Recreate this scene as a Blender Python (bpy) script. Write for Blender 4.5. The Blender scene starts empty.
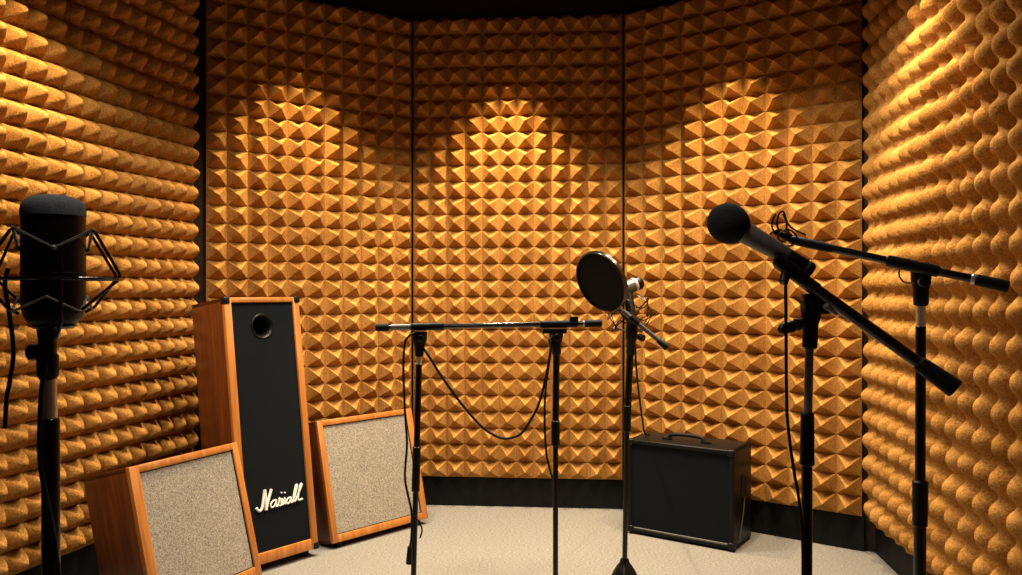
import bpy, bmesh, math, random
import numpy as np
from mathutils import Vector, Matrix

random.seed(7)
rng = np.random.default_rng(11)
C = bpy.context.scene.collection
PI = math.pi
F, CH, CX, CY = 800.0, 1.15, 511.0, 290.0      # lens in pixels, eye height, vanishing point


def P(px, py, d):
    """point of the room seen at a pixel, d metres in front of the camera"""
    return Vector(((px - CX) / F * d, d, CH - (py - CY) / F * d))


# ------------------------------------------------------------------ materials
def new_mat(name, col, rough=0.6, metal=0.0, spec=0.5):
    m = bpy.data.materials.new(name)
    m.use_nodes = True
    nt = m.node_tree
    b = nt.nodes['Principled BSDF']
    b.inputs['Base Color'].default_value = (*col, 1)
    b.inputs['Roughness'].default_value = rough
    b.inputs['Metallic'].default_value = metal
    b.inputs['Specular IOR Level'].default_value = spec
    return m, nt, b


def coords(nt, scale=(1, 1, 1)):
    tc = nt.nodes.new('ShaderNodeTexCoord')
    mp = nt.nodes.new('ShaderNodeMapping')
    mp.inputs['Scale'].default_value = scale
    nt.links.new(tc.outputs['Object'], mp.inputs['Vector'])
    return mp.outputs['Vector']


def noise(nt, vec, scale, detail=4, rough=0.6, dist=0.0):
    n = nt.nodes.new('ShaderNodeTexNoise')
    n.inputs['Scale'].default_value = scale
    n.inputs['Detail'].default_value = detail
    n.inputs['Roughness'].default_value = rough
    n.inputs['Distortion'].default_value = dist
    nt.links.new(vec, n.inputs['Vector'])
    return n.outputs['Fac']


def ramp(nt, fac, stops):
    r = nt.nodes.new('ShaderNodeValToRGB')
    els = r.color_ramp.elements
    while len(els) < len(stops):
        els.new(0.5)
    for e, (p, c) in zip(els, stops):
        e.position = p
        e.color = (*c, 1)
    nt.links.new(fac, r.inputs['Fac'])
    return r.outputs['Color']


def bump(nt, b, h, strength, dist):
    n = nt.nodes.new('ShaderNodeBump')
    n.inputs['Strength'].default_value = strength
    n.inputs['Distance'].default_value = dist
    nt.links.new(h, n.inputs['Height'])
    nt.links.new(n.outputs['Normal'], b.inputs['Normal'])


def mat_noisy(name, stops, scale, rough, bump_s=0.3, bump_d=0.003, stretch=(1, 1, 1), detail=4, spec=0.3, nr=0.6):
    m, nt, b = new_mat(name, stops[0][1], rough, 0, spec)
    v = coords(nt, stretch)
    f = noise(nt, v, scale, detail, nr)
    nt.links.new(ramp(nt, f, stops), b.inputs['Base Color'])
    if bump_s:
        bump(nt, b, f, bump_s, bump_d)
    return m


def mat_foam(name, lo, hi):
    m, nt, b = new_mat(name, hi, 0.95, 0, 0.08)
    v = coords(nt)
    fine = noise(nt, v, 150, 4, 0.7)
    big = noise(nt, v, 9, 3, 0.5)
    mx = nt.nodes.new('ShaderNodeMath')
    mx.operation = 'MULTIPLY_ADD'
    mx.inputs[1].default_value = 0.35
    nt.links.new(big, mx.inputs[0])
    sc = nt.nodes.new('ShaderNodeMath')
    sc.operation = 'MULTIPLY'
    sc.inputs[1].default_value = 0.65
    nt.links.new(fine, sc.inputs[0])
    nt.links.new(sc.outputs[0], mx.inputs[2])
    nt.links.new(ramp(nt, mx.outputs[0], [(0.38, lo), (0.60, hi)]), b.inputs['Base Color'])
    bump(nt, b, fine, 0.75, 0.006)
    return m


def mat_wood(name, dark, mid, light, rough=0.38):
    m, nt, b = new_mat(name, mid, rough, 0, 0.45)
    v = coords(nt, (1, 1, 0.06))
    f = noise(nt, v, 42, 6, 0.62, 0.6)
    g = noise(nt, coords(nt, (1, 1, 0.03)), 190, 2, 0.5)
    a = nt.nodes.new('ShaderNodeMath')
    a.operation = 'MULTIPLY_ADD'
    a.inputs[1].default_value = 0.3
    nt.links.new(g, a.inputs[0])
    s = nt.nodes.new('ShaderNodeMath')
    s.operation = 'MULTIPLY'
    s.inputs[1].default_value = 0.7
    nt.links.new(f, s.inputs[0])
    nt.links.new(s.outputs[0], a.inputs[2])
    nt.links.new(ramp(nt, a.outputs[0], [(0.34, dark), (0.5, mid), (0.66, light)]), b.inputs['Base Color'])
    bump(nt, b, a.outputs[0], 0.08, 0.002)
    return m


M = {}
M['foam'] = mat_foam('amber_foam', (0.25, 0.105, 0.018), (0.54, 0.275, 0.072))
M['wall'] = mat_noisy('dark_brown_wall', [(0.3, (0.016, 0.009, 0.004)), (0.7, (0.03, 0.016, 0.007))], 30, 0.9)
M['rear'] = mat_noisy('brown_wall', [(0.3, (0.10, 0.05, 0.02)), (0.7, (0.14, 0.07, 0.03))], 30, 0.9)
M['ceiling'] = mat_noisy('black_ceiling', [(0.3, (0.003, 0.003, 0.003)), (0.7, (0.006, 0.006, 0.006))], 60, 0.95, spec=0.05)
M['baseboard'] = mat_noisy('black_baseboard', [(0.3, (0.004, 0.004, 0.0045)), (0.7, (0.007, 0.007, 0.0075))], 25, 0.6, 0.05, spec=0.15)
M['wood_side'] = mat_wood('red_brown_wood', (0.06, 0.014, 0.004), (0.12, 0.030, 0.007), (0.19, 0.055, 0.012))
M['wood_frame'] = mat_wood('honey_wood', (0.30, 0.095, 0.016), (0.44, 0.16, 0.032), (0.54, 0.225, 0.055))
M['black_metal'] = mat_noisy('black_enamel', [(0.3, (0.0025, 0.0025, 0.003)), (0.7, (0.005, 0.005, 0.0055))], 80, 0.24, 0, spec=0.4)
M['gloss_black'] = mat_noisy('gloss_black_tube', [(0.3, (0.003, 0.003, 0.0035)), (0.7, (0.006, 0.006, 0.0065))], 80, 0.2, 0, spec=1.0)
M['black_plastic'] = mat_noisy('black_plastic', [(0.3, (0.003, 0.003, 0.003)), (0.7, (0.006, 0.006, 0.006))], 200, 0.38, 0.06, 0.001, spec=0.22)
M['rubber'] = mat_noisy('black_rubber', [(0.3, (0.003, 0.003, 0.003)), (0.7, (0.006, 0.006, 0.006))], 300, 0.6, 0.15, 0.001, spec=0.2)
M['windscreen'] = mat_noisy('black_foam_windscreen', [(0.35, (0.010, 0.0115, 0.014)), (0.65, (0.034, 0.039, 0.047))], 600, 0.9, 0.7, 0.002, spec=0.15)
M['cap_foam'] = mat_noisy('blue_grey_sheen_foam', [(0.35, (0.075, 0.09, 0.107)), (0.65, (0.14, 0.165, 0.195))], 600, 0.9, 0.6, 0.002, spec=0.15)  # lighter blue-grey carries the overhead sheen on the black cap
M['chrome'] = mat_noisy('polished_steel', [(0.3, (0.72, 0.72, 0.72)), (0.7, (0.85, 0.85, 0.85))], 60, 0.25, 0)
M['chrome'].node_tree.nodes['Principled BSDF'].inputs['Metallic'].default_value = 0.6
M['grey_metal'] = mat_noisy('grey_satin_metal', [(0.3, (0.085, 0.085, 0.08)), (0.7, (0.12, 0.12, 0.112))], 120, 0.34, 0)
M['grey_metal'].node_tree.nodes['Principled BSDF'].inputs['Metallic'].default_value = 0.25
M['dark_metal'] = mat_noisy('dark_grey_metal', [(0.3, (0.17, 0.17, 0.172)), (0.7, (0.23, 0.23, 0.232))], 120, 0.33, 0)
M['dark_metal'].node_tree.nodes['Principled BSDF'].inputs['Metallic'].default_value = 0.3
M['tolex'] = mat_noisy('black_vinyl', [(0.35, (0.003, 0.003, 0.003)), (0.65, (0.008, 0.008, 0.008))], 330, 0.38, 0.3, 0.002, spec=0.16)
M['black_cloth'] = mat_noisy('black_grille_cloth', [(0.35, (0.0035, 0.0045, 0.006)), (0.65, (0.009, 0.011, 0.014))], 420, 0.85, 0.3, 0.002, spec=0.08)
M['beige_cloth'] = mat_noisy('speckled_beige_cloth', [(0.32, (0.14, 0.12, 0.095)), (0.5, (0.29, 0.258, 0.21)), (0.68, (0.45, 0.41, 0.345))], 190, 0.95, 0.5, 0.003, detail=3, spec=0.1, nr=0.7)
M['white'] = mat_noisy('white_enamel', [(0.3, (0.78, 0.78, 0.76)), (0.7, (0.85, 0.85, 0.83))], 60, 0.4, 0)
M['carpet'] = mat_noisy('beige_loop_carpet', [(0.36, (0.11, 0.105, 0.098)), (0.5, (0.215, 0.205, 0.192)), (0.64, (0.32, 0.305, 0.288))], 95, 0.97, 0.6, 0.004, (1, 2.2, 1), 5, 0.05, 0.75)
m, nt, b = new_mat('pop_filter_mesh', (0.004, 0.004, 0.004), 0.8, 0, 0.2)
nt.links.new(ramp(nt, noise(nt, coords(nt), 900, 2), [(0.4, (0.002, 0.002, 0.002)), (0.6, (0.006, 0.006, 0.006))]), b.inputs['Base Color'])
M['pop_mesh'] = m


# ------------------------------------------------------------------ mesh helpers
def obj(name, bm, mat, parent=None, world=True, sharp=40, smooth=True):
    """link one bmesh as ONE mesh object; world=True: vertices are world points, parent an unrotated Empty"""
    me = bpy.data.meshes.new(name)
    bmesh.ops.recalc_face_normals(bm, faces=bm.faces)
    if parent is not None and world:
        off = Vector(parent.location)
        p = parent.parent
        while p is not None:
            off += Vector(p.location)
            p = p.parent
        bmesh.ops.translate(bm, verts=bm.verts, vec=-off)
    bm.to_mesh(me)
    bm.free()
    me.materials.append(mat)
    if smooth:
        me.shade_smooth()
        me.set_sharp_from_angle(angle=math.radians(sharp))
    o = bpy.data.objects.new(name, me)
    C.objects.link(o)
    if parent is not None:
        o.parent = parent
    return o


def thing(name, label, cat, loc=(0, 0, 0), group=None):
    o = bpy.data.objects.new(name, None)
    o.empty_display_size = 0.1
    C.objects.link(o)
    o.location = loc
    o['label'] = label
    o['category'] = cat
    if group:
        o['group'] = group
    return o


def tag(o, label, cat, group=None):
    o['label'] = label
    o['category'] = cat
    if group:
        o['group'] = group
    return o


def struct(o):
    o['kind'] = 'structure'
    return o


def add_box(bm, lo, hi, bev=0.0, seg=2):
    lo, hi = Vector(lo), Vector(hi)
    r = bmesh.ops.create_cube(bm, size=1.0)
    vs = r['verts']
    for v in vs:
        v.co = Vector((lo[i] + (v.co[i] + 0.5) * (hi[i] - lo[i]) for i in range(3)))
    if bev:
        es = list({e for v in vs for e in v.link_edges})
        bmesh.ops.bevel(bm, geom=es, offset=bev, segments=seg, affect='EDGES', profile=0.5)


def smooth_pts(pts, n=8):
    pts = [Vector(p) for p in pts]
    out = []
    for i in range(len(pts) - 1):
        p0 = pts[i - 1] if i else pts[0] * 2 - pts[1]
        p1, p2 = pts[i], pts[i + 1]
        p3 = pts[i + 2] if i + 2 < len(pts) else pts[-1] * 2 - pts[-2]
        for k in range(n):
            t = k / n
            out.append(0.5 * ((2 * p1) + (p2 - p0) * t + (2 * p0 - 5 * p1 + 4 * p2 - p3) * t * t + (3 * p1 - p0 - 3 * p2 + p3) * t ** 3))
    out.append(pts[-1])
    return out


def add_tube(bm, pts, r, seg=12, closed=False):
    """round bar through pts; r a radius or one per point"""
    pts = [Vector(p) for p in pts]
    n = len(pts)
    rs = r if isinstance(r, (list, tuple)) else [r] * n
    tang = []
    for i in range(n):
        if closed:
            t = pts[(i + 1) % n] - pts[i - 1]
        else:
            t = pts[min(i + 1, n - 1)] - pts[max(i - 1, 0)]
        if t.length < 1e-9:
            t = tang[-1] if tang else pts[-1] - pts[0]
        tang.append(t.normalized())
    up = Vector((0, 0, 1)) if abs(tang[0].z) < 0.9 else Vector((1, 0, 0))
    nrm = (up - tang[0] * up.dot(tang[0])).normalized()
    rings = []
    for i in range(n):
        nrm = nrm - tang[i] * nrm.dot(tang[i])
        nrm.normalize()
        bi = tang[i].cross(nrm)
        rings.append([bm.verts.new(pts[i] + (nrm * math.cos(a) + bi * math.sin(a)) * max(rs[i], 1e-5))
                      for a in [2 * PI * k / seg for k in range(seg)]])
    m = n if closed else n - 1
    for i in range(m):
        a, b2 = rings[i], rings[(i + 1) % n]
        for k in range(seg):
            bm.faces.new((a[k], a[(k + 1) % seg], b2[(k + 1) % seg], b2[k]))
    if not closed:
        bm.faces.new(rings[0][::-1])
        bm.faces.new(rings[-1])


def add_lathe(bm, p, d, prof, seg=32):
    """turned shape: prof = [(distance along d, radius)]"""
    p, d = Vector(p), Vector(d).normalized()
    up = Vector((0, 0, 1)) if abs(d.z) < 0.9 else Vector((1, 0, 0))
    n = (up - d * up.dot(d)).normalized()
    b2 = d.cross(n)
    rings = []
    for t, r in prof:
        r = max(r, 1e-5)
        rings.append([bm.verts.new(p + d * t + (n * math.cos(a) + b2 * math.sin(a)) * r)
                      for a in [2 * PI * k / seg for k in range(seg)]])
    for a, c in zip(rings, rings[1:]):
        for k in range(seg):
            bm.faces.new((a[k], a[(k + 1) % seg], c[(k + 1) % seg], c[k]))
    bm.faces.new(rings[0][::-1])
    bm.faces.new(rings[-1])


def tube(pts, r, seg=12, closed=False):
    bm = bmesh.new()
    add_tube(bm, pts, r, seg, closed)
    return bm


def lathe(p, d, prof, seg=32):
    bm = bmesh.new()
    add_lathe(bm, p, d, prof, seg)
    return bm


def box(lo, hi, bev=0.0, seg=2):
    bm = bmesh.new()
    add_box(bm, lo, hi, bev, seg)
    return bm


# ------------------------------------------------------------------ room
CEIL = 2.60
BASE_H = 0.155
# floor-plan corners of the booth, left to right
LA = Vector((-1.486, 3.725))
LB = LA + Vector((-0.285, -1.0)).normalized() * 4.6
RC = Vector((-0.531, 4.295))
RD = Vector((0.594, 4.205))
RE = Vector((1.556, 3.52))
RG = RE + Vector((0.046, -0.02))
RH = RG + Vector((-0.150, -1.356)).normalized() * 4.15
PL = Vector((-1.442, 3.755))

# floor and ceiling
bm = box((-3.2, -1.0, -0.12), (1.9, 4.6, 0.0))
struct(obj('floor', bm, M['carpet'], smooth=False))
bm = box((-3.2, -1.0, CEIL), (1.9, 4.6, CEIL + 0.1))
struct(obj('ceiling', bm, M['ceiling'], smooth=False))


def wall_slab(name, a, c, t=0.1, off=0.012, z0=0.0, z1=CEIL, mat=None, ext=0.06):
    d = (c - a).normalized()
    n = Vector((-d.y, d.x))            # away from the room when going left to right
    a2, c2 = a - d * ext, c + d * ext
    bm = bmesh.new()
    q = [a2 + n * off, c2 + n * off, c2 + n * (off + t), a2 + n * (off + t)]
    lo = [bm.verts.new((v.x, v.y, z0)) for v in q]
    hi = [bm.verts.new((v.x, v.y, z1)) for v in q]
    bm.faces.new(lo[::-1])
    bm.faces.new(hi)
    for i in range(4):
        j = (i + 1) % 4
        bm.faces.new((lo[i], lo[j], hi[j], hi[i]))
    return struct(obj(name, bm, mat or M['wall'], smooth=False))


SIDES = {'left': (LB, LA), 'rear_left': (PL, RC), 'rear': (RC, RD), 'rear_right': (RD, RE), 'right': (RG, RH)}
for k, (a, c) in SIDES.items():
    wall_slab('wall_' + k, a, c)
    wall_slab('baseboard_' + k, a, c, t=0.02, off=-0.008, z1=BASE_H - 0.004, mat=M['baseboard'], ext=0.0)
wall_slab('wall_front', RH + Vector((0.15, 0.05)), LB + Vector((-0.15, 0.05)), mat=M['rear'], off=0.0)


def foam_panel(a, c, cols, rows, H, kind, label, inset=0.009):
    """one sheet of pyramid foam from a to c (floor plan), z from the baseboard to the ceiling"""
    d = (c - a).normalized()
    L = (c - a).length - 2 * inset
    z0, z1 = BASE_H, CEIL - 0.002
    s = 12 if kind != 'sharp' else 6
    nx, nz = cols * s + 1, rows * s + 1
    u = np.linspace(0, cols, nx)
    v = np.linspace(0, rows, nz)
    U, V = np.meshgrid(u, v)
    iu = np.clip(np.floor(U), 0, cols - 1).astype(int)
    iv = np.clip(np.floor(V), 0, rows - 1).astype(int)
    ju = rng.normal(0, 0.05, (rows, cols))
    jv = rng.normal(0, 0.05, (rows, cols))
    jh = rng.normal(1, 0.05, (rows, cols))
    fu = (U - iu) * 2 - 1
    fv = (V - iv) * 2 - 1
    au, av = np.abs(fu), np.abs(fv)
    mm = 1 - np.maximum(au, av)
    if kind == 'lumps':                 # blunt rounded pyramids
        r = np.minimum((au ** 2.6 + av ** 2.6) ** (1 / 2.6), 1.0)
        h = 0.25 * (1 - av ** 3) * (0.6 + 0.4 * (1 - au ** 2)) + 0.30 * (1 - r ** 2) + 0.45 * mm
    elif kind == 'balls':               # nearly hemispherical lumps
        ball = np.sqrt(np.maximum(0, 1 - (au ** 2.1 + av ** 2.3)))
        neck = 0.70 * np.sqrt(np.maximum(0, 1 - (au * 1.25) ** 2))
        h = 0.86 * np.maximum(ball, neck) + 0.14 * mm
    else:
        h = 0.58 * mm + 0.42 * mm ** 2
    hh = H * h * jh[iv, iu]
    X = inset + (U + 0.5 * ju[iv, iu] * mm) / cols * L
    Z = (V + 0.5 * jv[iv, iu] * mm) / rows * (z1 - z0)
    Y = -0.012 - hh
    n = nx * nz
    front = np.stack([X.ravel(), Y.ravel(), Z.ravel()], 1)
    corners = np.array([[inset, 0, 0], [inset + L, 0, 0], [inset + L, 0, z1 - z0], [inset, 0, z1 - z0]])
    co = np.concatenate([front, corners])
    idx = np.arange(n).reshape(nz, nx)
    quads = np.stack([idx[:-1, :-1], idx[:-1, 1:], idx[1:, 1:], idx[1:, :-1]], -1).reshape(-1, 4)
    if kind == 'sharp':                 # split every cell's quads along its own ridges
        ci = (np.arange(nx - 1) % s + 0.5) * 2 / s - 1
        cj = (np.arange(nz - 1) % s + 0.5) * 2 / s - 1
        same = (np.outer(cj, ci) > 0).ravel()
        q1, q2 = quads[same], quads[~same]
        tris = np.concatenate([q1[:, [0, 1, 2]], q1[:, [0, 2, 3]], q2[:, [0, 1, 3]], q2[:, [1, 2, 3]]])
        faces = [tuple(q) for q in tris.tolist()]
    else:
        faces = [tuple(q) for q in quads.tolist()]
    bl, br, tr, tl = n, n + 1, n + 2, n + 3
    faces.append(tuple([bl, br] + idx[0, ::-1].tolist()))
    faces.append(tuple([tr, tl] + idx[-1, :].tolist()))
    faces.append(tuple([tl, bl] + idx[:, 0].tolist()))
    faces.append(tuple([br, tr] + idx[::-1, -1].tolist()))
    faces.append((bl, tl, tr, br))
    me = bpy.data.meshes.new('acoustic_foam_panel')
    me.from_pydata(co.tolist(), [], faces)
    me.materials.append(M['foam'])
    me.update()
    if kind != 'sharp':
        me.shade_smooth()
        me.set_sharp_from_angle(angle=math.radians(50))
    o = bpy.data.objects.new('acoustic_foam_panel', me)
    C.objects.link(o)
    o.location = (a.x, a.y, z0)
    o.rotation_euler = (0, 0, math.atan2(d.y, d.x))
    tag(o, label, 'acoustic panel', 'amber pyramid foam panels lining the booth')
    return o


foam_panel(RC, RD, 12, 28, 0.067, 'sharp', 'amber pyramid foam panel on the middle rear wall, behind the long horizontal bar')
foam_panel(PL, RC, 11, 28, 0.067, 'sharp', 'amber pyramid foam panel behind the tall wooden speaker')
foam_panel(RD, RE, 11, 28, 0.067, 'sharp', 'amber pyramid foam panel behind the black amplifier cabinet')
foam_panel(LB, LA, 55, 28, 0.066, 'lumps', 'long amber foam side wall panel behind the shock-mounted studio microphone')
foam_panel(RG, RH, 40, 25, 0.070, 'balls', 'long amber foam side wall panel with rounded lumps behind the two crossed booms')


# ------------------------------------------------------------------ speakers
def tilted(name, label, cat, X, Y, yaw, lean, D, group=None):
    """Empty at the lower front left corner of a cabinet tipped back on its rear edge; children are in its own frame"""
    t = thing(name, label, cat, group=group)
    R = Matrix.Rotation(yaw, 4, 'Z') @ Matrix.Rotation(-lean, 4, 'X')
    z = D * math.sin(lean)
    y = D - D * math.cos(lean)
    o = Matrix.Rotation(yaw, 4, 'Z') @ Vector((0, y, z))
    t.location = (X + o.x, Y + o.y, z)
    t.rotation_euler = R.to_euler()
    return t, Matrix.Translation(t.location) @ R


def loc(name, bm, mat, parent, **k):
    return obj(name, bm, mat, parent, world=False, **k)


def shell(W, D, H, th, front=0.03):
    """open-fronted wooden box"""
    bm = bmesh.new()
    add_box(bm, (0, 0.018, 0), (th, D, H), 0.003)
    add_box(bm, (W - th, 0.018, 0), (W, D, H), 0.003)
    add_box(bm, (0, 0.018, 0), (W, D, th), 0.003)
    add_box(bm, (0, 0.018, H - th), (W, D, H), 0.003)
    add_box(bm, (th, D - 0.012, th), (W - th, D - 0.002, H - th))
    return bm


def frame(W, H, l, r, bt, tp, y0=0.0, y1=0.02, bev=0.004):
    bm = bmesh.new()
    add_box(bm, (0, y0, 0), (l, y1, H), bev)
    add_box(bm, (W - r, y0, 0), (W, y1, H), bev)
    add_box(bm, (l - 0.002, y0 + 0.001, 0), (W - r + 0.002, y1, bt), bev)
    add_box(bm, (l - 0.002, y0 + 0.001, H - tp), (W - r + 0.002, y1, H), bev)
    return bm


def feet(parent, MW, spots):
    inv = MW.inverted()
    for x, y in spots:
        top = MW @ Vector((x, y, 0.004))
        p = Vector((top.x, top.y, 0.0))
        bm = lathe(p, (0, 0, 1), [(0, 0.014), (0.004, 0.016), (max(top.z, 0.008), 0.018)], 20)
        bm.transform(inv)
        loc('rubber_foot', bm, M['rubber'], parent)


def corner_cap(x, z, sx, sz, s=0.026):
    """moulded corner protector wrapped round a front corner"""
    bm = bmesh.new()
    x0, x1 = (x - 0.003, x + s) if sx > 0 else (x - s, x + 0.003)
    z0, z1 = (z - 0.003, z + s) if sz > 0 else (z - s, z + 0.003)
    add_box(bm, (x0, -0.004, z0), (x1, 0.026, z1), 0.005, 3)
    return bm


# tall cabinet
TW, TD, TH = 0.365, 0.258, 1.095
t, MW = tilted('tall_speaker', 'tall wooden loudspeaker column with black front, round port and white script lettering', 'speaker',
               -1.063, 3.182, 0.8814, 0.1329, TD, 'wooden speaker cabinets')
loc('cabinet', shell(TW, TD, TH, 0.018), M['wood_side'], t)
loc('front_frame', frame(TW, TH, 0.034, 0.032, 0.045, 0.022), M['wood_frame'], t)
# front baffle with a real hole for the port
pc, pr = (0.176, 0.972), 0.046
x0, x1, z0, z1 = 0.030, TW - 0.028, 0.040, TH - 0.018
angs = [2 * PI * k / 64 for k in range(64)]
angs += [math.atan2(zz - pc[1], xx - pc[0]) % (2 * PI) for xx in (x0, x1) for zz in (z0, z1)]
angs = sorted(set(angs))
bm = bmesh.new()
inn, out, hole = [], [], []
for a in angs:
    ca, sa = math.cos(a), math.sin(a)
    ts = []
    if ca > 1e-9: ts.append((x1 - pc[0]) / ca)
    if ca < -1e-9: ts.append((x0 - pc[0]) / ca)
    if sa > 1e-9: ts.append((z1 - pc[1]) / sa)
    if sa < -1e-9: ts.append((z0 - pc[1]) / sa)
    k = min(ts)
    inn.append(bm.verts.new((pc[0] + ca * pr * 1.05, 0.010, pc[1] + sa * pr * 1.05)))
    out.append(bm.verts.new((pc[0] + ca * k, 0.010, pc[1] + sa * k)))
n = len(angs)
for i in range(n):
    j = (i + 1) % n
    bm.faces.new((inn[i], inn[j], out[j], out[i]))
loc('front_grille', bm, M['black_cloth'], t, smooth=False)
# flared port
bm = bmesh.new()
prof = [(0.008, pr * 1.16), (0.006, pr * 1.10), (0.007, pr * 1.03), (0.012, pr * 0.94), (0.022, pr * 0.85), (0.04, pr * 0.78), (0.07, pr * 0.74), (0.14, pr * 0.72)]
rings = [[bm.verts.new((pc[0] + r * math.cos(2 * PI * k / 48), y, pc[1] + r * math.sin(2 * PI * k / 48))) for k in range(48)] for y, r in prof]
for a, c in zip(rings, rings[1:]):
    for k in range(48):
        bm.faces.new((a[k], a[(k + 1) % 48], c[(k + 1) % 48], c[k]))
bm.faces.new(rings[-1])
loc('bass_port', bm, M['black_plastic'], t)
# script lettering
strokes = [
    [(0.0818, 0.2276), (0.0903, 0.2145), (0.1035, 0.2155), (0.1122, 0.2361), (0.1254, 0.2921)],
    [(0.1254, 0.2921), (0.1277, 0.2499), (0.1256, 0.2100)],
    [(0.1256, 0.2100), (0.1398, 0.2475), (0.1575, 0.2898)],
    [(0.1754, 0.2421), (0.1600, 0.2392), (0.1489, 0.2265), (0.1529, 0.2150), (0.1674, 0.2206), (0.1773, 0.2409), (0.1723, 0.2187), (0.1789, 0.2139)],
    [(0.1789, 0.2139), (0.1870, 0.2251), (0.1924, 0.2456), (0.1977, 0.2359), (0.1984, 0.2164), (0.1896, 0.2139)],
    [(0.1984, 0.2164), (0.2058, 0.2408), (0.2016, 0.2179), (0.2077, 0.2166)],
    [(0.2033, 0.2642), (0.2061, 0.2671)],
    [(0.2077, 0.2166), (0.2193, 0.2425), (0.2150, 0.2186), (0.2223, 0.2189)],
    [(0.2195, 0.2611), (0.2223, 0.2640)],
    [(0.2490, 0.2379), (0.2326, 0.2355), (0.2247, 0.2227), (0.2323, 0.2151), (0.2435, 0.2246), (0.2500, 0.2377), (0.2460, 0.2175), (0.2533, 0.2169)],
    [(0.2533, 0.2169), (0.2680, 0.2394), (0.2845, 0.2803), (0.2759, 0.2783), (0.2610, 0.2320), (0.2628, 0.2185), (0.2704, 0.2205)],
    [(0.2704, 0.2205), (0.2889, 0.2485), (0.3080, 0.2803), (0.2998, 0.2783), (0.2842, 0.2318), (0.2872, 0.2189), (0.3055, 0.2205)],
]
wid = [0.0056, 0.0068, 0.0056, 0.0036, 0.0036, 0.0036, 0.0042, 0.0036, 0.0042, 0.0036, 0.0042, 0.0042]
bm = bmesh.new()
for s, w in zip(strokes, wid):
    pts = smooth_pts([Vector((a, 0.006, c)) for a, c in s], 5) if len(s) > 2 else [Vector((a, 0.006, c)) for a, c in s]
    add_tube(bm, pts, w, 8)
loc('logo_lettering', bm, M['white'], t)['label'] = 'white raised script lettering'
for x, z, sx, sz in ((0, TH, 1, -1), (TW, TH, -1, -1), (TW, 0, -1, 1), (0, 0, 1, 1)):
    loc('corner_protector', corner_cap(x, z, sx, sz), M['black_plastic'], t)
feet(t, MW, [(0.04, 0.045), (TW - 0.04, 0.045)])


def cloth_speaker(label, X, Y, yaw, lean, W, D, H, l=0.036, r=0.036, bt=0.038, tp=0.026):
    t, MW = tilted('wooden_speaker', label, 'speaker', X, Y, yaw, lean, D, 'wooden speaker cabinets')
    loc('cabinet', shell(W, D, H, 0.018), M['wood_side'], t)
    loc('front_frame', frame(W, H, l, r, bt, tp), M['wood_frame'], t)
    bm = bmesh.new()
    add_box(bm, (l - 0.004, 0.009, bt - 0.004), (W - r + 0.004, 0.016, H - tp + 0.004))
    loc('grille_cloth', bm, M['beige_cloth'], t)
    bm = bmesh.new()                                   # dark piping round the cloth
    q = [(l, 0.009, bt), (W - r, 0.009, bt), (W - r, 0.009, H - tp), (l, 0.009, H - tp)]
    for i in range(4):
        add_tube(bm, [q[i], q[(i + 1) % 4]], 0.0035, 8)
    loc('piping', bm, M['rubber'], t)
    feet(t, MW, [(0.05, 0.03), (W - 0.05, 0.03)])
    return t


cloth_speaker('square wooden speaker with beige cloth front between tall speaker and bar stand', -0.7819, 3.529, 0.8167, 0.241, 0.553, 0.12, 0.544, 0.03, 0.036, 0.034, 0.026)
cloth_speaker('square wooden speaker with beige cloth front, lowest at left in front of the tall speaker', -1.1552, 2.6163, 1.1357, 0.2511, 0.497, 0.232, 0.516, 0.04, 0.03, 0.04, 0.026)

# black amplifier cabinet
AW, AD, AH, AZ = 0.512, 0.25, 0.436, 0.01
t = thing('amplifier_cabinet', 'black vinyl amplifier cabinet with black cloth front on the carpet', 'amplifier', (0.550, 3.785, 0))
t.rotation_euler = (0, 0, -0.5928)
bm = bmesh.new()
tk = 0.02
for lo, hi in (((0, 0, AZ), (tk, AD, AZ + AH)), ((AW - tk, 0, AZ), (AW, AD, AZ + AH)), ((0, 0, AZ), (AW, AD, AZ + tk)), ((0, 0, AZ + AH - tk), (AW, AD, AZ + AH)), ((tk, AD - 0.02, AZ + tk), (AW - tk, AD - 0.006, AZ + AH - tk))):
    add_box(bm, lo, hi, 0.007, 3)
loc('cabinet', bm, M['tolex'], t)
loc('front_grille', box((tk - 0.003, 0.010, AZ + tk - 0.003), (AW - tk + 0.003, 0.02, AZ + AH - tk + 0.003)), M['black_cloth'], t)
bm = bmesh.new()
q = [(tk, 0.010, AZ + tk), (AW - tk, 0.010, AZ + tk), (AW - tk, 0.010, AZ + AH - tk), (tk, 0.010, AZ + AH - tk)]
for i in range(1, 4):
    add_tube(bm, [q[i], q[(i + 1) % 4]], 0.003, 8)
loc('piping', bm, M['rubber'], t)
loc('trim_strip', tube([q[0], q[1]], 0.003, 8), M['dark_metal'], t)['label'] = 'thin grey strip along the lower edge'
zt = AZ + AH
bm = bmesh.new()
hp = smooth_pts([(0.165, 0.10, zt + 0.006), (0.18, 0.10, zt + 0.022), (0.21, 0.10, zt + 0.027), (0.255, 0.10, zt + 0.028), (0.30, 0.10, zt + 0.027), (0.33, 0.10, zt + 0.022), (0.345, 0.10, zt + 0.006)], 5)
add_tube(bm, hp, 0.009, 10)
h = loc('handle', bm, M['rubber'], t)
for x in (0.16, 0.35):
    loc('handle_bracket', box((x - 0.022, 0.083, zt - 0.002), (x + 0.022, 0.117, zt + 0.010), 0.004), M['black_metal'], h)
for x in (0.0, AW):
    for z in (AZ, zt):
        s = 0.03
        xx = (x - 0.003, x + s) if x == 0 else (x - s, x + 0.003)
        zz = (z - 0.003, z + s) if z == AZ else (z - s, z + 0.003)
        loc('corner_protector', box((xx[0], -0.003, zz[0]), (xx[1], s, zz[1]), 0.008, 3), M['black_plastic'], t)
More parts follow.
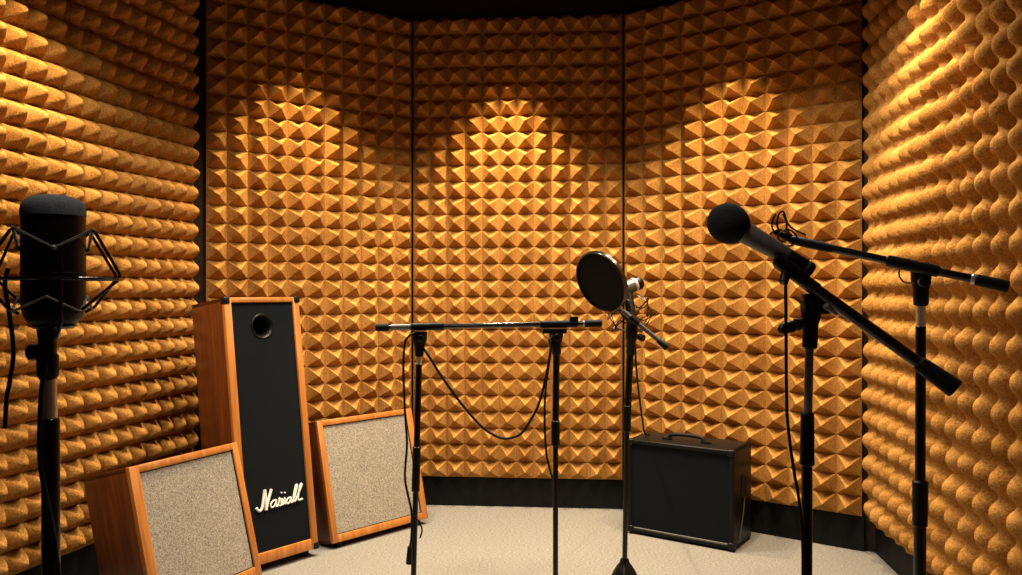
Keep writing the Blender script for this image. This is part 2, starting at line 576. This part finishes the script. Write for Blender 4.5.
# recessed side handle on the right side
bm = bmesh.new()
for lo, hi in (((AW - 0.004, 0.10, AZ + 0.20), (AW + 0.005, 0.112, AZ + 0.31)), ((AW - 0.004, 0.158, AZ + 0.20), (AW + 0.005, 0.17, AZ + 0.31)),
               ((AW - 0.004, 0.10, AZ + 0.298), (AW + 0.005, 0.17, AZ + 0.31)), ((AW - 0.004, 0.10, AZ + 0.20), (AW + 0.005, 0.17, AZ + 0.212))):
    add_box(bm, lo, hi, 0.003)
sh = loc('side_handle', bm, M['black_plastic'], t)
loc('recess', box((AW - 0.004, 0.110, AZ + 0.21), (AW + 0.001, 0.16, AZ + 0.30)), M['rubber'], sh)
bm = tube(smooth_pts([(AW + 0.004, 0.135, AZ + 0.205), (AW + 0.006, 0.12, AZ + 0.16), (AW + 0.006, 0.085, AZ + 0.08), (AW + 0.006, 0.06, AZ + 0.02)], 6), 0.0025, 8)
loc('thin_lead', bm, M['grey_metal'], t)
for x in (0.045, AW - 0.045):
    for y in (0.04, AD - 0.04):
        loc('rubber_foot', lathe((x, y, 0), (0, 0, 1), [(0, 0.016), (0.004, 0.019), (AZ + 0.004, 0.02)], 20), M['rubber'], t)


# ------------------------------------------------------------------ stands
def round_base(root, r=0.13, h=0.022):
    x, y = root.location.x, root.location.y
    return obj('base', lathe((x, y, 0), (0, 0, 1), [(0, r * 0.97), (0.004, r), (h * 0.55, r), (h * 0.9, r * 0.9), (h * 1.2, r * 0.35), (h * 2.2, 0.022), (h * 2.6, 0.020)], 48), M['black_metal'], root)


def seg_tube(a, c, r, seg=20, ch=0.0015):
    """straight bar with softened ends, r a radius or (r0, r1)"""
    r0, r1 = r if isinstance(r, tuple) else (r, r)
    a, c = Vector(a), Vector(c)
    L = (c - a).length
    ch = min(ch, L * 0.3)
    return lathe(a, c - a, [(0, r0 - ch), (ch, r0), (L - ch, r1), (L, r1 - ch)], seg)


def wing_knob(root, a, d, r=0.011, L=0.035, name='knob', mat='black_plastic'):
    d = Vector(d).normalized()
    bm = bmesh.new()
    a = Vector(a)
    add_lathe(bm, a, d, [(0, 0.004), (L * 0.35, 0.0045), (L * 0.4, r * 0.8), (L * 0.5, r), (L * 0.9, r), (L, r * 0.75)], 16)
    return obj(name, bm, M[mat], root)


SG = 'black microphone stands'

# --- 1. near left stand with spider shock mount
D1 = 1.0
foot = P(52.5, 640, D1)
st = thing('microphone_stand', 'straight black stand at far left holding the wire shock mount', 'stand', (foot.x, foot.y, 0), SG)
round_base(st)
p_bot, p_mid, p_top = Vector((foot.x, D1, 0.03)), P(50.5, 418, D1), P(48, 378, D1)
pole = obj('pole', seg_tube(p_bot, p_mid, 0.0106), M['black_metal'], st)
obj('upper_tube', seg_tube(P(50.2, 424, D1), P(48.2, 368, D1), 0.0088), M['chrome'], st)['label'] = 'bare steel upper tube'
bm = bmesh.new()
add_lathe(bm, P(48, 380, D1), P(47.5, 326, D1) - P(48, 380, D1), [(0, 0.009), (0.006, 0.0125), (0.03, 0.0125), (0.034, 0.010), (0.05, 0.0105), (0.0675, 0.013)], 20)
obj('swivel', bm, M['black_plastic'], st)
wing_knob(st, P(48, 352, D1), (-1, -0.1, 0.0), 0.0105, 0.024)
mc = P(53.5, 279, D1)                              # microphone axis


def around(az, r, py):
    q = P(53.5, py, D1)
    return Vector((mc.x + r * math.cos(az), D1 + r * math.sin(az), q.z))


bm = bmesh.new()
N = 4
off = math.radians(68)
add_tube(bm, [around(2 * PI * k / 48, 0.0775, 279) for k in range(48)], 0.0019, 8, closed=True)
sm = obj('shock_mount', bm, M['black_metal'], st)
up_pts, lo_pts = [], []
for k in range(N):
    az = off + 2 * PI * k / N
    hi, mid, lo = around(az + 0.12, 0.060, 230), around(az, 0.0795, 278), around(az - 0.1, 0.052, 311)
    rel = (az + 0.12 + math.radians(60) + PI) % (2 * PI) - PI
    sh = math.copysign(0.62, rel) if abs(rel) < PI / 2 else -math.copysign(0.3, rel)
    mid = around(az + sh, 0.0785, 277)
    up_pts.append(hi)
    lo_pts.append(lo)
    obj('cage_arm', tube([around(az + 0.12, 0.046, 236), hi.lerp(around(az + 0.12, 0.046, 236), 0.15), hi.lerp(mid, 0.08), mid.lerp(hi, 0.06), mid.lerp(lo, 0.08), lo.lerp(mid, 0.1), around(az - 0.1, 0.043, 313)], 0.0020, 8), M['black_metal'], sm)
for k in range(N):
    az = off + 2 * PI * (k + 0.5) / N + 0.12
    kn, kl = around(az, 0.0385, 249), around(az - 0.2, 0.0385, 296)
    bm = tube([up_pts[k], kn, up_pts[(k + 1) % N]], 0.0015, 6)
    obj('elastic_cord', bm, M['dark_metal'], sm)
    obj('elastic_cord', tube([lo_pts[k], kl, lo_pts[(k + 1) % N]], 0.0015, 6), M['dark_metal'], sm)
    bm = bmesh.new()
    bmesh.ops.create_icosphere(bm, subdivisions=2, radius=0.0035, matrix=Matrix.Translation(kn))
    obj('cord_knot', bm, M['dark_metal'], sm)
bm = bmesh.new()
add_tube(bm, [P(61, 249, D1 - 0.041), P(61, 322, D1 - 0.041), P(57, 336, D1 - 0.03), P(49, 344, D1)], 0.0026, 8)
add_lathe(bm, P(53.5, 328.5, D1), (0, 0, 1), [(0, 0.022), (0.003, 0.026), (0.0045, 0.026)], 28)
add_tube(bm, [P(40, 328, D1), P(41, 338, D1), P(45, 350, D1)], 0.003, 8)
obj('yoke', bm, M['black_metal'], sm)

mic = thing('studio_microphone', 'large black cylindrical studio microphone inside the wire shock mount', 'microphone', tuple(P(53.5, 326, D1)))
z0 = P(0, 325, D1).z
Rm = 0.0405
obj('body', lathe((mc.x, D1, z0), (0, 0, 1), [(0, 0.0218), (0.002, 0.0264), (0.008, 0.0319), (0.02, 0.0350), (0.03, 0.0359), (0.132, 0.0362), (0.137, 0.0357)], 48), M['black_plastic'], mic)
obj('foam_cap', lathe((mc.x, D1, z0 + 0.135), (0, 0, 1), [(0, 0.0350), (0.0015, 0.0369), (0.010, 0.0366), (0.0155, 0.0350), (0.021, 0.0309), (0.0245, 0.0246), (0.0268, 0.0146), (0.0275, 0.0000)], 48), M['cap_foam'], mic)
obj('body_ring', lathe((mc.x, D1, z0 + 0.062), (0, 0, 1), [(0, 0.0359), (0.001, 0.0366), (0.003, 0.0366), (0.004, 0.0359)], 48), M['rubber'], mic)

c = tube(smooth_pts([P(8, 268, D1 + 0.01), P(5, 285, D1 + 0.01), P(10, 318, D1 + 0.01), P(13.5, 352, D1 + 0.012), P(10, 380, D1 + 0.012), P(6.5, 400, D1 + 0.012), P(5, 428, D1 + 0.012)], 8), 0.0027, 10)
tag(obj('microphone_cable', c, M['rubber']), 'short black cable hanging at the left edge beside the shock mount', 'cable', 'black microphone cables')
c = tube(smooth_pts([P(46, 362, D1 - 0.015), P(41.5, 392, D1 - 0.017), P(39.5, 440, D1 - 0.017), P(41, 470, D1 - 0.017), P(48, 505, D1 - 0.0165), P(55, 545, D1 - 0.017), P(60.5, 600, D1 - 0.017), P(62, 690, D1 - 0.015), P(62, 900, D1 - 0.015), P(62, 1125, D1 - 0.015)], 8), 0.0030, 10)
tag(obj('microphone_cable', c, M['rubber']), 'black cable winding down the pole of the shock mount stand', 'cable', 'black microphone cables')

# --- 2. twin stands carrying the long bar
D2 = 2.65
foot = P(412.2, 637, D2)
st = thing('microphone_stand', 'black stand at the left end of the long horizontal bar, carrying it', 'stand', (foot.x, foot.y, 0), SG)
round_base(st)
obj('lower_pole', seg_tube((foot.x, D2, 0.03), P(416.2, 470, D2), 0.0092), M['black_metal'], st)
obj('clutch', seg_tube(P(415.6, 492, D2), P(416.8, 446, D2), 0.0135, ch=0.004), M['black_plastic'], st)
obj('upper_pole', seg_tube(P(416.4, 462, D2), P(419.0, 364, D2), 0.0105), M['black_metal'], st)
obj('ferrule', seg_tube(P(418.9, 367, D2), P(419.3, 355, D2), 0.0082), M['chrome'], st)['label'] = 'bare steel ferrule below the clamp'
bm = bmesh.new()
add_lathe(bm, P(419.3, 357, D2), P(420, 331, D2) - P(419.3, 357, D2), [(0, 0.010), (0.004, 0.014), (0.03, 0.016), (0.045, 0.020), (0.06, 0.024), (0.085, 0.024)], 20)
cl = obj('clamp', bm, M['black_plastic'], st)
wing_knob(cl, P(420, 338, D2 - 0.02), (0.1, -1, 0), 0.012, 0.022, 'clamp_bolt', 'black_metal')
ba, bb = P(376.2, 327.6, D2), P(602, 323.2, D2)


def on_bar(px):
    k = (px - 376.2) / (602 - 376.2)
    return ba.lerp(bb, k)


arm = obj('boom_arm', seg_tube(on_bar(384), on_bar(592), 0.0085), M['gloss_black'], st)
obj('end_grip', seg_tube(on_bar(376), on_bar(389), 0.0125, ch=0.003), M['rubber'], arm)
obj('end_grip', seg_tube(on_bar(584), on_bar(602), 0.0125, ch=0.003), M['rubber'], arm)
obj('ferrule', seg_tube(on_bar(583), on_bar(588), 0.0105), M['chrome'], arm)['label'] = 'bright steel ferrule'
obj('collar', seg_tube(on_bar(411), on_bar(444), 0.0125, ch=0.003), M['black_plastic'], arm)
obj('collar', seg_tube(on_bar(540), on_bar(578), 0.0125, ch=0.003), M['black_plastic'], arm)
obj('slider', box(on_bar(574) + Vector((-0.014, -0.012, 0.008)), on_bar(574) + Vector((0.014, 0.012, 0.024)), 0.003), M['black_plastic'], arm)
obj('tube_section', seg_tube(on_bar(391), on_bar(411), 0.0098), M['dark_metal'], arm)['label'] = 'grey tube section'

foot = P(555.5, 637, D2)
st = thing('microphone_stand', 'black stand at the right end of the long horizontal bar', 'stand', (foot.x, foot.y, 0), SG)
round_base(st)
obj('lower_pole', seg_tube((foot.x, D2, 0.03), P(555.5, 430, D2), 0.0088), M['black_metal'], st)
obj('clutch', seg_tube(P(555.5, 446, D2), P(555.5, 420, D2), 0.0145, ch=0.004), M['black_plastic'], st)
obj('upper_pole', seg_tube(P(555.5, 432, D2), P(556.5, 350, D2), 0.0115), M['black_metal'], st)
bm = bmesh.new()
add_lathe(bm, P(556.5, 355, D2), P(556, 327, D2) - P(556.5, 355, D2), [(0, 0.0125), (0.004, 0.0155), (0.04, 0.017), (0.06, 0.023), (0.08, 0.024)], 20)
q = P(556, 325.6, D2)
add_box(bm, q + Vector((-0.045, -0.018, -0.026)), q + Vector((0.035, 0.018, -0.010)), 0.004)
cl = obj('clamp', bm, M['black_plastic'], st)
wing_knob(cl, P(556, 337, D2 - 0.02), (0.1, -1, 0), 0.012, 0.022, 'clamp_bolt', 'black_metal')
obj('wire_bracket', tube(smooth_pts([P(541, 327, D2 - 0.012), P(543, 334, D2 - 0.015), P(549, 339, D2 - 0.015), P(553, 334, D2 - 0.018)], 6), 0.002, 8), M['dark_metal'], st)

dc = D2 - 0.03
c = tube(smooth_pts([P(424, 349, dc + 0.02), P(430, 358, dc), P(441.7, 376.5, dc), P(460.8, 403, dc), P(480, 425, dc), P(492, 434, dc), P(503.8, 438.6, dc), P(514, 437, dc), P(523, 431.5, dc), P(537.3, 407.6, dc), P(545.5, 378.9, dc), P(550, 354, dc), P(552, 338, dc + 0.02)], 7), 0.0042, 10)
tag(obj('hanging_cable', c, M['rubber']), 'black cable hanging in a loop between the two bar stands', 'cable', 'black microphone cables')
bm = tube(smooth_pts([P(415, 333, dc + 0.01), P(409, 336, dc), P(404.6, 345, dc), P(403.4, 371.7, dc), P(405.4, 419, dc), P(407, 444, dc), P(404.9, 476, dc), P(408, 495, dc), P(411.5, 512, dc + 0.01), P(411.5, 535, dc), P(409.6, 550, dc)], 7), 0.0038, 10)
c = obj('hanging_cable', bm, M['rubber'])
tag(c, 'black cable with plug hanging beside the left bar stand', 'cable', 'black microphone cables')
obj('plug', seg_tube(P(409.8, 546, dc), P(409, 564, dc), (0.0075, 0.0105), ch=0.002), M['black_plastic'], c)
obj('cable_tie', tube(smooth_pts([P(411, 512, dc + 0.01), P(419, 522, dc + 0.005), P(422, 530, dc), P(420, 538, dc)], 5), 0.0028, 8), M['rubber'], c)
c = tube(smooth_pts([P(549, 340, dc + 0.02), P(550.4, 352, dc - 0.012), P(546, 386, dc - 0.012), P(544.6, 415, dc - 0.012), P(546, 450, dc - 0.012), P(549.5, 468, dc - 0.006), P(552.5, 478, dc + 0.018)], 7), 0.0036, 10)
tag(obj('hanging_cable', c, M['rubber']), 'short black cable hanging against the right bar stand', 'cable', 'black microphone cables')

# --- 3. pop filter stand
D3 = 3.05
foot = P(624.6, 591, D3)
st = thing('microphone_stand', 'black stand with bell-shaped base holding the pop filter microphone', 'stand', (foot.x, foot.y, 0), SG)
obj('base', lathe((foot.x, D3, 0), (0, 0, 1), [(0, 0.062), (0.004, 0.066), (0.02, 0.066), (0.045, 0.058), (0.075, 0.044), (0.098, 0.030), (0.112, 0.019), (0.125, 0.016)], 40), M['black_metal'], st)
obj('lower_pole', seg_tube((foot.x, D3, 0.1), P(627.2, 420, D3), 0.0098), M['black_metal'], st)
obj('clutch', seg_tube(P(626.8, 432, D3), P(627.4, 405, D3), 0.0155, ch=0.004), M['black_plastic'], st)
obj('upper_pole', seg_tube(P(627.2, 420, D3), P(630.5, 345, D3), 0.0138), M['black_metal'], st)
bm = bmesh.new()
a = P(630.3, 356, D3)
add_lathe(bm, a, P(632.5, 318, D3) - a, [(0, 0.012), (0.01, 0.017), (0.06, 0.0185), (0.065, 0.022), (0.10, 0.024), (0.13, 0.021), (0.14, 0.014)], 20)
cl = obj('clamp', bm, M['black_plastic'], st)
wing_knob(cl, P(636, 334, D3), (0.6, -0.6, -0.4), 0.014, 0.04)
a, c2 = P(622, 310.5, D3 - 0.03), P(667.5, 347.5, D3 - 0.03)
dd = (c2 - a)
arm = obj('boom_arm', seg_tube(a, a + dd * 0.86, 0.0088), M['grey_metal'], st)
arm['label'] = 'grey metal boom arm'
obj('end_grip', seg_tube(a + dd * 0.79, c2, (0.0115, 0.015), ch=0.003), M['rubber'], arm)
obj('arm_collar', seg_tube(a + dd * 0.16, a + dd * 0.36, 0.0135, ch=0.003), M['black_plastic'], arm)
# spider shock mount round the microphone
nb = Vector((0.71, 0.60, 0.37)).normalized()
pcn = P(601.4, 281.6, D3)
m0 = P(611, 294, D3 + 0.03)
m1 = P(640.5, 282.5, D3 + 0.085)
md = (m1 - m0).normalized()
e1 = md.cross(Vector((0, 0, 1))).normalized()
e2 = md.cross(e1).normalized()
cen = m0.lerp(m1, 0.55)
bm = bmesh.new()
drop = Vector((0, 0, -0.075))
ringc = cen + Vector((0.01, 0, -0.095))
for k, (rr, dz) in enumerate(((0.062, 0.035), (0.075, -0.01), (0.055, -0.055))):
    pts = [ringc + Vector((rr * math.cos(a2) * 1.15, rr * math.sin(a2), dz + 0.02 * math.cos(3 * a2))) for a2 in [2 * PI * i / 36 for i in range(36)]]
    add_tube(bm, pts, 0.0022, 6, closed=True)
sm = obj('shock_mount', bm, M['black_metal'], st)
for k in range(6):
    a2 = 2 * PI * k / 6 + 0.3
    pt = lambda rr, dz, da=0: ringc + Vector((rr * math.cos(a2 + da) * 1.15, rr * math.sin(a2 + da), dz))
    obj('cage_arm', tube([pt(0.030, 0.065), pt(0.066, 0.045), pt(0.078, -0.012, 0.25), pt(0.056, -0.06, 0.1), pt(0.02, -0.075)], 0.0022, 6), M['black_metal'], sm)
for k in range(6):
    a2, a3 = 2 * PI * k / 6 + 0.3, 2 * PI * (k + 1) / 6 + 0.3
    obj('elastic_cord', tube([ringc + Vector((0.066 * math.cos(a2) * 1.15, 0.066 * math.sin(a2), 0.045)), ringc + Vector((0.024 * math.cos((a2 + a3) / 2), 0.024 * math.sin((a2 + a3) / 2), -0.01)),
                  ringc + Vector((0.056 * math.cos(a3) * 1.15, 0.056 * math.sin(a3), -0.06))], 0.0016, 6), M['rubber'], sm)
obj('mount_post', seg_tube(P(632.5, 322, D3), cen - Vector((0, 0, 0.01)), (0.017, 0.020)), M['black_plastic'], st)

mic = thing('condenser_microphone', 'grey metal microphone with dark end cap behind the round pop filter', 'microphone', tuple(cen))
L = (m1 - m0).length
obj('body', lathe(m0, md, [(0, 0.018), (0.004, 0.024), (0.02, 0.0275), (L * 0.72, 0.0275), (L * 0.76, 0.0265)], 32), M['grey_metal'], mic)
obj('body_ring', lathe(m0, md, [(L * 0.73, 0.0285), (L * 0.80, 0.029), (L * 0.815, 0.028)], 32), M['chrome'], mic)['label'] = 'bright steel ring'
obj('end_cap', lathe(m0, md, [(L * 0.81, 0.0265), (L * 0.96, 0.027), (L * 1.02, 0.021), (L * 1.04, 0.010)], 32), M['black_plastic'], mic)

pf = thing('pop_filter', 'round black pop filter disc in front of the grey microphone', 'pop filter', tuple(pcn))
u1 = nb.cross(Vector((0, 0, 1))).normalized()
u2 = nb.cross(u1).normalized()
RP = 0.119
bm = bmesh.new()
for sgn in (-1, 1):
    ring = [bm.verts.new(pcn + (u1 * math.cos(2 * PI * k / 64) + u2 * math.sin(2 * PI * k / 64)) * (RP - 0.002) + nb * 0.003 * sgn) for k in range(64)]
    bm.faces.new(ring)
obj('mesh_screen', bm, M['pop_mesh'], pf, smooth=False)
bm = bmesh.new()
secs = [(-0.009, RP - 0.002), (-0.010, RP + 0.001), (-0.007, RP + 0.004), (0.007, RP + 0.004), (0.010, RP + 0.001), (0.009, RP - 0.002), (0.0, RP - 0.005)]
rings = [[bm.verts.new(pcn + nb * t2 + (u1 * math.cos(2 * PI * k / 72) + u2 * math.sin(2 * PI * k / 72)) * r) for k in range(72)] for t2, r in secs]
for i in range(len(rings)):
    a, c2 = rings[i], rings[(i + 1) % len(rings)]
    for k in range(72):
        bm.faces.new((a[k], a[(k + 1) % 72], c2[(k + 1) % 72], c2[k]))
obj('hoop', bm, M['gloss_black'], pf)
# gooseneck from the lower rim back to the clamp
rim = P(621, 309, D3 + 0.06)
obj('gooseneck', tube(smooth_pts([P(618.5, 309, D3 + 0.03), P(624, 316, D3 + 0.03), P(629, 322, D3 + 0.015)], 8), 0.006, 10), M['black_metal'], pf)

c = tube(smooth_pts([P(632, 330, D3 + 0.04), P(635, 345, D3 + 0.06), P(636, 365, D3 + 0.12), P(639, 395, 3.35), P(642.5, 420, 3.68), P(645, 433.5, 3.85), P(650, 434, 3.875)], 8), 0.0042, 10)
tag(obj('microphone_cable', c, M['rubber']), 'thin black cable running from the pop filter microphone down to the amplifier', 'cable', 'black microphone cables')

# --- 4. near right boom stand
D4 = 1.30
foot = P(806, 640, D4)
st = thing('microphone_stand', 'nearest black boom stand on the right, holding the foam-balled microphone', 'stand', (foot.x, foot.y, 0), SG)
round_base(st)
obj('lower_pole', seg_tube((foot.x, D4, 0.03), P(807, 440, D4), 0.0086), M['black_metal'], st)
obj('clutch', seg_tube(P(807, 466, D4), P(807.4, 412, D4), (0.0118, 0.0105), ch=0.003), M['black_plastic'], st)
obj('upper_tube', seg_tube(P(807.3, 440, D4), P(809.5, 340, D4), 0.0068), M['dark_metal'], st)['label'] = 'grey steel upper tube'
bm = bmesh.new()
a = P(809.6, 349, D4)
add_lathe(bm, a, P(811.5, 300, D4) - a, [(0, 0.009), (0.003, 0.0118), (0.04, 0.0125), (0.055, 0.016), (0.07, 0.017), (0.08, 0.013)], 20)
b0, b1 = P(776, 261, D4 + 0.02), P(956, 389.5, D4 - 0.10)
bd = (b1 - b0).normalized()
BL = (b1 - b0).length
jn = b0 + bd * BL * 0.21
add_box(bm, P(811.5, 307, D4) + Vector((-0.016, -0.015, -0.012)), P(811.5, 307, D4) + Vector((0.028, 0.012, 0.022)), 0.006, 3)
cl = obj('clamp', bm, M['black_plastic'], st)
kb = P(806, 322, D4 - 0.005)
kd = (P(776, 331, D4 - 0.03) - kb).normalized()
bm = bmesh.new()
add_lathe(bm, kb, kd, [(0, 0.008), (0.012, 0.008), (0.016, 0.010), (0.020, 0.010), (0.023, 0.006), (0.026, 0.008), (0.032, 0.0105), (0.05, 0.009), (0.056, 0.005)], 18)
obj('knob', bm, M['black_plastic'], cl)
obj('tilt_bolt', seg_tube(P(825, 305, D4 - 0.02), P(838, 313, D4 - 0.015), 0.006), M['dark_metal'], cl)
obj('cable_hook', tube(smooth_pts([P(806, 309, D4 - 0.01), P(799, 301, D4 - 0.012), P(793, 296.5, D4 - 0.012)], 5), 0.0022, 8), M['dark_metal'], cl)
arm = obj('boom_arm', lathe(b0, bd, [(0, 0.0085), (0.004, 0.0105), (BL * 0.16, 0.0112), (BL * 0.24, 0.0115), (BL * 0.25, 0.0098), (BL * 0.84, 0.0092)], 24), M['gloss_black'], st)
obj('counterweight_grip', lathe(b0, bd, [(BL * 0.805, 0.010), (BL * 0.815, 0.0118), (BL * 0.84, 0.0125), (BL * 0.97, 0.0147), (BL * 0.995, 0.0150), (BL, 0.0130)], 10), M['rubber'], arm)
cb0, cb1 = P(777, 261, D4 + 0.01), P(803, 272, D4)
mb, mt = P(812, 270.5, D4 + 0.005), P(744, 232, D4 + 0.02)
mx = (mt - mb).normalized()
ML = (mt - mb).length
# clip that grips the microphone
ca, cb = P(774.5, 257.5, D4 + 0.0), P(806, 281, D4 - 0.012)
clip = obj('microphone_clip', lathe(ca, cb - ca, [(0, 0.006), (0.003, 0.010), (0.02, 0.0125), (0.04, 0.0125), (0.055, 0.0115), (0.062, 0.010)], 20), M['black_plastic'], st)
obj('clip_jaw', seg_tube(P(786, 273, D4 - 0.006), P(783, 283, D4 - 0.012), 0.008), M['black_plastic'], clip)

mic = thing('vocal_microphone', 'grey and black microphone with round foam ball tilted on the near boom', 'microphone', tuple(mb))
obj('tail_section', lathe(mb, mx, [(-0.002, 0.009), (0, 0.0110), (0.002, 0.0118), (ML * 0.36, 0.0138), (ML * 0.37, 0.0130)], 32), M['black_plastic'], mic)
obj('body', lathe(mb, mx, [(ML * 0.365, 0.0135), (ML * 0.375, 0.0142), (ML * 0.95, 0.0180), (ML * 1.06, 0.0180)], 32), M['dark_metal'], mic)
obj('body_ring', lathe(mb, mx, [(ML * 0.06, 0.0119), (ML * 0.065, 0.0124), (ML * 0.09, 0.0126), (ML * 0.095, 0.0119)], 32), M['grey_metal'], mic)['label'] = 'thin grey ring'
ballc = P(728.5, 223.5, D4 + 0.024)
bm = bmesh.new()
bmesh.ops.create_uvsphere(bm, u_segments=40, v_segments=24, radius=0.0335)
bm.transform(Matrix.Translation(ballc) @ mx.to_track_quat('Z', 'Y').to_matrix().to_4x4() @ Matrix.Diagonal((1.0, 1.0, 1.06, 1)))
obj('foam_windscreen', bm, M['windscreen'], mic)

c = tube(smooth_pts([P(785, 271, D4 - 0.02), P(785.5, 285, D4 - 0.025), P(786, 330, D4 - 0.03), P(786.3, 380, D4 - 0.03), P(787.5, 420, D4 - 0.03), P(793, 465, D4 - 0.025), P(799, 500, D4 - 0.02), P(802.5, 540, D4 - 0.016), P(803.5, 600, D4 - 0.016), P(803.5, 760, D4 - 0.018), P(803.5, 925, D4 - 0.018)], 8), 0.0026, 10)
tag(obj('microphone_cable', c, M['rubber']), 'black cable hanging from the near boom beside its pole', 'cable', 'black microphone cables')

# --- 5. rear right boom stand
D5 = 1.75
foot = P(920, 640, D5)
st = thing('microphone_stand', 'black boom stand farthest right, with wire loops at the boom tip', 'stand', (foot.x, foot.y, 0), SG)
round_base(st)
obj('lower_pole', seg_tube((foot.x, D5, 0.03), P(920, 500, D5), 0.0128), M['black_metal'], st)
obj('clutch', seg_tube(P(920, 527, D5), P(920.3, 480, D5), (0.0155, 0.0165), ch=0.004), M['black_plastic'], st)
obj('upper_pole', seg_tube(P(920.2, 490, D5), P(920.8, 326, D5), 0.0108), M['black_metal'], st)
obj('ferrule', seg_tube(P(920.8, 330, D5), P(921, 302, D5), 0.0100), M['chrome'], st)['label'] = 'bare steel ferrule below the clamp'
a = P(921, 306, D5)
bm = bmesh.new()
add_lathe(bm, a, (0, 0, 1), [(0, 0.0125), (0.004, 0.0155), (0.035, 0.0165), (0.06, 0.021), (0.085, 0.0215), (0.095, 0.016)], 20)
cl = obj('clamp', bm, M['black_plastic'], st)
wing_knob(cl, P(921, 283, D5 - 0.015), (-0.15, -1, 0.1), 0.0125, 0.028, 'clamp_bolt', 'black_metal')
obj('cable_hook', tube(smooth_pts([P(902, 263, D5 - 0.01), P(899, 274, D5 - 0.012), P(904, 282, D5 - 0.012), P(914, 283, D5 - 0.012)], 6), 0.002, 8), M['dark_metal'], cl)
a, c2 = P(790, 239.5, D5 + 0.10), P(1009, 286.8, D5 - 0.12)
dd = c2 - a
arm = obj('boom_arm', seg_tube(a + dd * 0.04, a + dd * 0.9, 0.0088), M['gloss_black'], st)
obj('tip_grip', lathe(a, dd, [(0, 0.008), (0.006, 0.0105), (0.05, 0.0108), (0.09, 0.0098), (0.10, 0.0085)], 20), M['rubber'], arm)
obj('collar', seg_tube(a + dd * 0.47, a + dd * 0.71, 0.0128, ch=0.004), M['black_plastic'], arm)
obj('tube_section', seg_tube(a + dd * 0.70, a + dd * 0.86, 0.0088), M['dark_metal'], arm)['label'] = 'worn grey tube section'
obj('ferrule', seg_tube(a + dd * 0.845, a + dd * 0.865, 0.0115), M['chrome'], arm)['label'] = 'bright steel ferrule'
obj('end_grip', seg_tube(a + dd * 0.86, c2, (0.0118, 0.0125), ch=0.003), M['rubber'], arm)
da = D5 + 0.10
bm = bmesh.new()
add_lathe(bm, P(794, 240, da), P(771, 231, da) - P(794, 240, da), [(0, 0.0085), (0.02, 0.0095), (0.035, 0.006), (0.05, 0.005)], 14)
mcp = obj('microphone_clip', bm, M['black_plastic'], arm)
for pts in ([(780, 233), (777, 224), (779, 214), (783, 211.5), (786, 219), (787, 229), (792, 236)], [(776, 235), (772, 227), (773, 219), (776, 214)], [(790, 239), (786, 232), (779, 230), (771, 233), (770, 239), (777, 241), (786, 242)],
            [(797, 236), (790, 230), (783, 231), (778, 238), (786, 246), (794, 245)], [(783, 214), (788, 224), (795, 230), (806, 235)]):
    k = random.uniform(-0.012, 0.012)
    obj('wire_loop', tube(smooth_pts([P(x, y, da + k - 0.006 * i) for i, (x, y) in enumerate(pts)], 6), 0.0022, 8), M['rubber'], mcp)

# ------------------------------------------------------------------ light
WARM = (1.0, 0.74, 0.40)
SOFT = (1.0, 0.85, 0.66)


def spot(name, loc_, target, watts, full, blend, size=0.03, col=WARM):
    l = bpy.data.lights.new(name, 'SPOT')
    l.energy, l.spot_size, l.spot_blend, l.shadow_soft_size, l.color = watts, math.radians(full), blend, size, col
    o = bpy.data.objects.new(name, l)
    C.objects.link(o)
    o.location = loc_
    o.rotation_euler = (Vector(target) - Vector(loc_)).to_track_quat('-Z', 'Y').to_euler()
    return o


def wall_spot(a, c, k, watts, flood, dist=0.26, full=74, blend=0.6, far=0.76, angle=112):
    """a tight downlight close to the foam and a wide one farther out"""
    d = (c - a).normalized()
    n = Vector((d.y, -d.x))
    p = a.lerp(c, k) + n * (0.07 + dist)
    spot('wall_spot_light', (p.x, p.y, CEIL - 0.03), (p.x, p.y, 0.0), watts, full, blend)
    q = a.lerp(c, k) + n * (0.07 + far)
    spot('wall_flood_light', (q.x, q.y, CEIL - 0.03), (q.x, q.y, 0.0), flood, angle, 0.55, 0.10, SOFT)


wall_spot(RC, RD, 0.46, 215, 134)
wall_spot(PL, RC, 0.40, 135, 106)
wall_spot(RD, RE, 0.52, 125, 106)
wall_spot(RG, RH, 0.17, 145, 112, far=0.6, angle=128)
wall_spot(LB, LA, 0.765, 145, 98, far=0.6, angle=116)

# added downlights, to light the near microphones and put highlights on the booms
spot('added_downlight', (-0.25, 0.95, CEIL - 0.03), (-0.25, 1.0, 0), 46, 110, 0.7, 0.12, SOFT)
spot('added_downlight', (0.50, 2.15, CEIL - 0.03), (0.50, 1.9, 0), 40, 104, 0.7, 0.2, SOFT)

w = bpy.data.worlds.new('studio_world')
bpy.context.scene.world = w
w.use_nodes = True
w.node_tree.nodes['Background'].inputs['Color'].default_value = (1.0, 0.75, 0.5, 1)
w.node_tree.nodes['Background'].inputs['Strength'].default_value = 0.01

# ------------------------------------------------------------------ camera
cam = bpy.data.cameras.new('camera')
cam.sensor_width = 36
cam.lens = F / 1022 * 36
cam.shift_y = (CY - 287.5) / 1022
cam.clip_start = 0.02
o = bpy.data.objects.new('camera', cam)
C.objects.link(o)
o.location = (0, 0, CH)
o.rotation_euler = (PI / 2, 0, 0)
bpy.context.scene.camera = o
vs = bpy.context.scene.view_settings
vs.view_transform = 'Standard'
vs.look = 'None'
vs.exposure = 0.0
